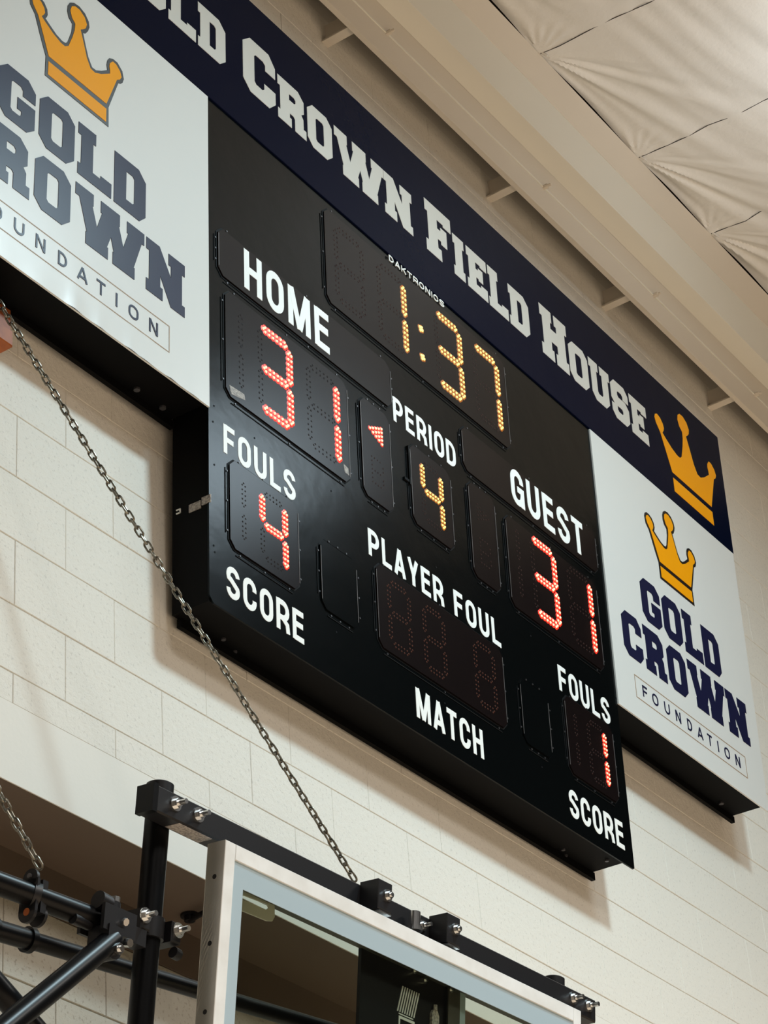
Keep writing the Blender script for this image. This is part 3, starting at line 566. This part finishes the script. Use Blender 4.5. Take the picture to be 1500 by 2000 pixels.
# ================================================================== BACKSTOP
AO = Vector((-0.07311503, -0.52, -1.5418633)); AU = Vector((0.99932839, -0.03664371, 0)); AV = Vector((-0.00472081, -0.12874356, 0.99166668)); AN = Vector((-0.03633835, -0.99100067, -0.12883009))
AM = Matrix(((AU.x, -AN.x, AV.x, AO.x), (AU.y, -AN.y, AV.y, AO.y), (AU.z, -AN.z, AV.z, AO.z), (0, 0, 0, 1)))   # local x = along, y = away from viewer, z = up
def A(a, b_, off_): return AM @ Vector((a, -off_, b_))
fr = empty('backstop_frame', (0, 0, 0)); fr.matrix_world = AM; 
tag(fr, 'black tubular steel frame with clamps and bolts that carries the glass backboard', 'frame')
FI = AM.inverted()
def L(p): return FI @ Vector(p)
hd = one('header_tube', m_black, fr, lambda b: b.box(0.004, 1.910, 0, 0.051, -0.066, 0, 0.004))
one('end_cap', m_blackgloss, hd, lambda b: b.box(-0.010, 0.006, -0.001, 0.053, -0.068, 0.002), smooth=False)
one('sticker', m_sticker, hd, lambda b: b.box(0.09, 0.21, 0.004, 0.047, -0.0672, -0.066))
def bolt_fn(b, x, z, y0, out=0.028, r=0.0105):
    b.tube((x, y0, z), (x, y0 - .003, z), r * 1.55, n=16)
    b.tube((x, y0 - .003, z), (x, y0 - .012, z), r, n=6)
    b.tube((x, y0 - .012, z), (x, y0 - out, z), r * .55, n=10)
for x, z in ((.069, -.026), (.152, -.026), (1.790, -.026), (1.871, -.026)):
    one('bolt', m_zinc, hd, lambda b: bolt_fn(b, x, z, 0.0, .034, .012), smooth=True)
one('bolt', m_zinc, hd, lambda b: bolt_fn(b, 1.058, -.030, 0.0, .030, .010), smooth=True)
one('spacer_bolt', m_zinc, hd, lambda b: (b.tube((.985, -.028, -.072), (.985, -.028, -.020), .016, n=12), b.tube((.985, -.028, -.072), (.985, -.028, -.060), .022, n=12)), smooth=True, label='upright silver pin on the header')
def post(x):
    p = one('mast_pipe', m_blackgloss, fr, lambda b: b.tube((x, .083, -3.4), (x, .083, .028), .0302, n=32), smooth=True)
    one('pipe_cap', m_black, p, lambda b: (b.tube((x, .083, .024), (x, .083, .050), .0335, n=32), b.tube((x, .083, .050), (x, .083, .054), .0335, .027, n=32)), smooth=True)
    return p
mast = post(.100); post(1.812)
for x in (.815, 1.117):
    k = one('mount_block', m_black, fr, lambda b: b.box(x - .029, x + .029, -.060, 0, -.074, .005, .002))
    one('bolt', m_zinc, k, lambda b: bolt_fn(b, x + .010, -.030, -.060, .016, .0105), smooth=True)
    one('shim', m_zinc, k, lambda b: b.box(x - .024, x + .028, -.060, -.02, -.080, -.0765))
one('clip_angle', m_black, fr, lambda b: b.box(.86, 1.15, -.045, 0, -.084, -.080))
# side arms, in the frame's own axes (along, away from the viewer, up)
r_arm = .0262
arm = one('upper_arm_pipe', m_blackgloss, fr, lambda b: b.tube((-.90, .17, -.328), (-.085, .010, -.372), r_arm, n=28), smooth=True)
arm2 = one('lower_arm_pipe', m_blackgloss, fr, lambda b: b.tube((-.85, .306, -.400), (1.60, .186, -.268), .0212, n=24), smooth=True)
one('coupling', m_blackgloss, arm2, lambda b: b.tube((-.26, .277, -.3690), (-.085, .268, -.3592), .0245, n=24), smooth=True)
one('strap', m_blackgloss, arm2, lambda b: b.tube((-.105, .270, -.3605), (-.090, .269, -.3600), .031, n=24), smooth=True)
one('strap', m_blackgloss, arm2, lambda b: b.tube((-.215, .275, -.3670), (-.205, .2745, -.3665), .030, n=24), smooth=True)
brace = one('diagonal_brace', m_blackgloss, fr, lambda b: b.tube((-.115, -.012, -.415), (-.80, -.15, -.99), .0262, n=28), smooth=True)
one('cross_brace', m_blackgloss, fr, lambda b: b.tube((-.62, .11, -.418), (-.10, .045, -.735), .0275, n=28), smooth=True)
# clamp on the upper arm that takes the short chain
ca = one('pipe_clamp', m_black, fr, lambda b: (
    b.tube((-0.3100, .059, -.3585), (-.295, .051, -.3606), .0335, n=28),
    b.box(-0.3200, -0.3120, .030, .080, -.400, -.325), b.box(-0.2870, -.304, .030, .080, -.400, -.325),
    b.tube((-0.3200, .055, -.400), (-0.3120, .055, -.400), .025, n=20), b.tube((-0.2870, .055, -.400), (-0.2790, .055, -.400), .025, n=20),
    b.tube((-0.3200, .055, -.322), (-0.3120, .055, -.322), .022, n=20)), smooth=True)
one('bolt', m_screw, ca, lambda b: b.tube((-0.3250, .055, -.318), (-.298, .055, -.318), .006, n=10), smooth=True)
one('bolt_hole', m_wood, ca, lambda b: b.tube((-0.3208, .055, -.400), (-0.3198, .055, -.400), .009, n=14))
# swivel bracket between arms and mast
sw = one('swivel_bracket', m_black, fr, lambda b: (
    b.box(-.165, -.060, -.030, -.020, -.405, -.345), b.box(-.165, -.060, .040, .050, -.405, -.345),
    b.box(-.085, .050, .040, .078, -.376, -.336), b.tube((-.112, .010, -.325), (-.112, .010, -.430), .026, n=20),
    b.tube((-.160, .000, -.332), (-.128, .000, -.335), .021, n=20), b.box(-.150, -.105, -.034, .030, -.445, -.390),
    b.tube((-.128, -.034, -.445), (-.128, .030, -.445), .0225, n=20), b.tube((-.212, .02, -.388), (-.160, .02, -.388), .013, n=14)), smooth=True)
for p, q_, r in (((-.100, .004, -.326), (-.100, .004, -.308), .011), ((-.104, -.034, -.374), (-.104, -.040, -.376), .009), ((-.090, -.030, -.418), (-.090, -.044, -.421), .010)):
    one('bolt', m_zinc, sw, lambda b: b.tube(p, q_, r, n=8), smooth=True)
one('bolt', m_zinc, sw, lambda b: (b.tube((-.122, -.036, -.442), (-.122, -.046, -.443), .013, n=6), b.tube((-.122, -.046, -.443), (-.122, -.052, -.444), .007, n=10)), smooth=True)
col = one('mast_collar', m_black, fr, lambda b: (
    b.tube((.100, .083, -.335), (.100, .083, -.285), .0375, n=32), b.box(.030, .062, .040, .125, -.335, -.285, 0.004), b.box(.136, .170, .040, .125, -.335, -.285, 0.004),
    b.tube((.165, .06, -.350), (.185, .06, -.352), .014, n=14)), smooth=True)
one('bolt', m_zinc, col, lambda b: bolt_fn(b, .040, -.302, .040, .034, .012), smooth=True)
one('bolt', m_zinc, col, lambda b: bolt_fn(b, .155, -.304, .040, .034, .012), smooth=True)

# ================================================================== GLASS BACKBOARD (same axes)
bb = empty('backboard', (0, 0, 0)); bb.matrix_world = AM
tag(bb, 'clear glass basketball backboard in an aluminium frame with a white border shaded pale blue, lower foreground', 'backboard')
FA, FB, FT, FBt = .188, 1.736, -.088, -1.155
YF, YB = -.060, -.004
one('side_rail', m_aluside, bb, lambda b: b.box(FA, FA + .004, YF + .002, YB, FBt, FT))
one('side_rail', m_aluside, bb, lambda b: b.box(FB - .004, FB, YF + .002, YB, FBt, FT))
one('frame_upright', m_alu, bb, lambda b: b.box(FA, FA + .0375, YF, YB - .001, FBt, FT, .0012), label='pale upright bar of the frame')
one('frame_upright', m_alu, bb, lambda b: b.box(FB - .0375, FB, YF, YB - .001, FBt, FT, .0012))
one('frame_rail', m_alu, bb, lambda b: b.box(FA + .0385, FB - .0385, YF, YB, FT - .0385, FT, .0012), label='pale top bar of the frame')
one('frame_rail', m_alu, bb, lambda b: b.box(FA + .0385, FB - .0385, YF, YB, FBt, FBt + .0385, .0012))
one('glass_pane', m_glass, bb, lambda b: b.box(FA + .035, FB - .035, YF + .007, YF + .013, FBt + .03, FT - .036))
BL = [(FA + .036, FBt + .036), (FB - .036, FBt + .036), (FB - .036, FT - .037), (FA + .036, FT - .037)]
BI = [(FA + .078, FBt + .10), (FB - .078, FBt + .10), (FB - .078, FT - .099), (FA + .078, FT - .099)]
one('painted_border', m_border, bb, lambda b: b.poly([BL, BI], YF + .0045, YF + .0065), label='white painted margin of the glass, coloured pale blue for shade')
m_olive = mat('dark olive rear rail', (0.055, 0.052, 0.042), 0.5)
one('rear_rail', m_olive, bb, lambda b: b.box(FA + .04, FB - .04, -.030, -.006, -.172, -.128))
one('corner_gusset', m_aluside, bb, lambda b: b.poly([[(.275, -.172), (.425, -.165), (.428, -.200), (.420, -.213), (.400, -.218), (.275, -.222)], [(.300, -.182), (.398, -.177), (.405, -.184), (.395, -.192), (.300, -.194)]], -.022, -.018))
for z in (-.175, -.338, -.501, -.664, -.83, -1.0):
    one('rivet_hole', m_hole, bb, lambda b: b.tube((FA - .0004, -.032, z), (FA + .001, -.032, z), .0062, n=14))
cp = one('goal_mount_plate', m_black, bb, lambda b: (b.box(.787, 1.146, -.012, -.002, -1.0, -.152), b.box(1.150, 1.200, -.020, -.005, -1.0, -.172)))
one('stay_bar', m_olive, bb, lambda b: b.box(1.150, 1.202, -.024, -.018, -1.0, -.165))
one('pale_upright_strip', m_border, bb, lambda b: b.box(1.206, 1.232, -.020, -.012, -1.0, -.160), label='thin pale vertical strip behind the glass')
for a, z in ((1.045, -.184), (1.160, -.178), (.998, -.172)):
    one('bolt', m_zinc, cp, lambda b: (b.tube((a, -.012, z), (a, -.026, z), .0095, n=6), b.tube((a, -.026, z), (a, -.034, z), .005, n=8)), smooth=True)
def stripes(b):
    for i in range(8):
        x = .942 + i * .010; b.poly([[(x, -.292), (x + .0045, -.292), (x + .0245, -.222), (x + .020, -.222)]], -.0135, -.012)
one('striped_label', m_alu, cp, stripes, label='small label with slanting pale stripes')
one('label', m_alu, cp, lambda b: (b.poly([[(.950, -.380), (1.018, -.380), (1.018, -.302), (.950, -.302)], [(.956, -.374), (1.012, -.374), (1.012, -.309), (.956, -.309)]], -.0135, -.012), b.box(.950, 1.012, -.0135, -.012, -.2985, -.2955)))
one('hang_tag', m_sticker, cp, lambda b: (b.poly([[(1.085, -.40), (1.116, -.40), (1.116, -.262), (1.108, -.250), (1.092, -.250), (1.085, -.262)]], -.020, -.012), b.tube((1.1, -.018, -.250), (1.1, -.018, -.236), .006, n=8)))

# ================================================================== CHAINS, WOOD, EYE BOLT
WR, HL, HWd = .0030, .0127 + .0030, .0066 + .0010
def link_mesh():
    b = MB(); k = HL - HWd; P = []
    for i in range(7): a = math.pi * i / 6; P.append((HWd * math.cos(a), 0, k + HWd * math.sin(a)))
    for i in range(7): a = math.pi + math.pi * i / 6; P.append((HWd * math.cos(a), 0, -k + HWd * math.sin(a)))
    b.path(P, WR, 7, True); o = b.build('link', m_chain, None, True); me = o.data; bpy.data.objects.remove(o); return me
LM = link_mesh()
def chain(pts, label, group_axis, twist=0.5, seed=1):
    """links laid end to end along a polyline"""
    rnd = random.Random(seed); P = [Vector(p) for p in pts]; root = empty('chain', P[0]); tag(root, label, 'chain')
    seg = [(P[i + 1] - P[i]).length for i in range(len(P) - 1)]; tot = sum(seg); pitch = 2 * (HL - WR) - WR * .45; n = int(tot / pitch)
    ph = 0.3
    for i in range(n):
        s_ = (i + .5) * tot / n; k = 0
        while k < len(seg) - 1 and s_ > seg[k]: s_ -= seg[k]; k += 1
        c = P[k].lerp(P[k + 1], s_ / seg[k]); d = (P[k + 1] - P[k]).normalized()
        ph += math.pi / 2 + rnd.uniform(-.08, .08) + twist * 0.012
        z = d; x = Vector((0.71, 0.44, 0.55)).cross(z).normalized(); y = z.cross(x); Rm = Matrix((x, y, z)).transposed().to_4x4() @ Matrix.Rotation(ph, 4, 'Z')
        o = bpy.data.objects.new('link', LM); C.objects.link(o); o.parent = root
        o.matrix_basis = Matrix.Translation(c - P[0]) @ Rm
    return root
def sag(a, b_, amt, n=10):
    a = Vector(a); b_ = Vector(b_); return [a.lerp(b_, i / n) - Vector((0, 0, amt * 4 * (i / n) * (1 - i / n))) for i in range(n + 1)]
ch = chain(sag((-.269, -.12, .049), (.775, -.492, -1.492), .006), 'long steel chain running down from the wood block to the black header tube', 0)
ch2 = chain(sag((-.560, -.345, -1.495), (-.366, -.421, -1.824), .002), 'short steel chain at the left edge above the pipe clamp', 0, seed=3)
wb = empty('wood_block', (-.60, 0, -.09)); tag(wb, 'varnished orange wood block bolted to the wall under the left white panel', 'wood block')
one('plank', m_wood, wb, lambda b: b.box(-.5, .477, -.085, -.001, .055, .137, .003))
one('plank', m_wood, wb, lambda b: b.box(-.5, .470, -.100, -.001, .000, .053, .003))
eb = one('eye_anchor', m_black, None, lambda b: (b.tube((.93, .173, -1.3315), (.93, .173, -1.338), .026, n=24), b.tube((.93, .173, -1.338), (.93, .173, -1.352), .016, n=18), b.tube((.93, .173, -1.348), (.865, -.06, -1.362), .008, n=12)), smooth=True)
tag(eb, 'small black round anchor with a rod under the concrete beam, left of the backboard frame', 'anchor')
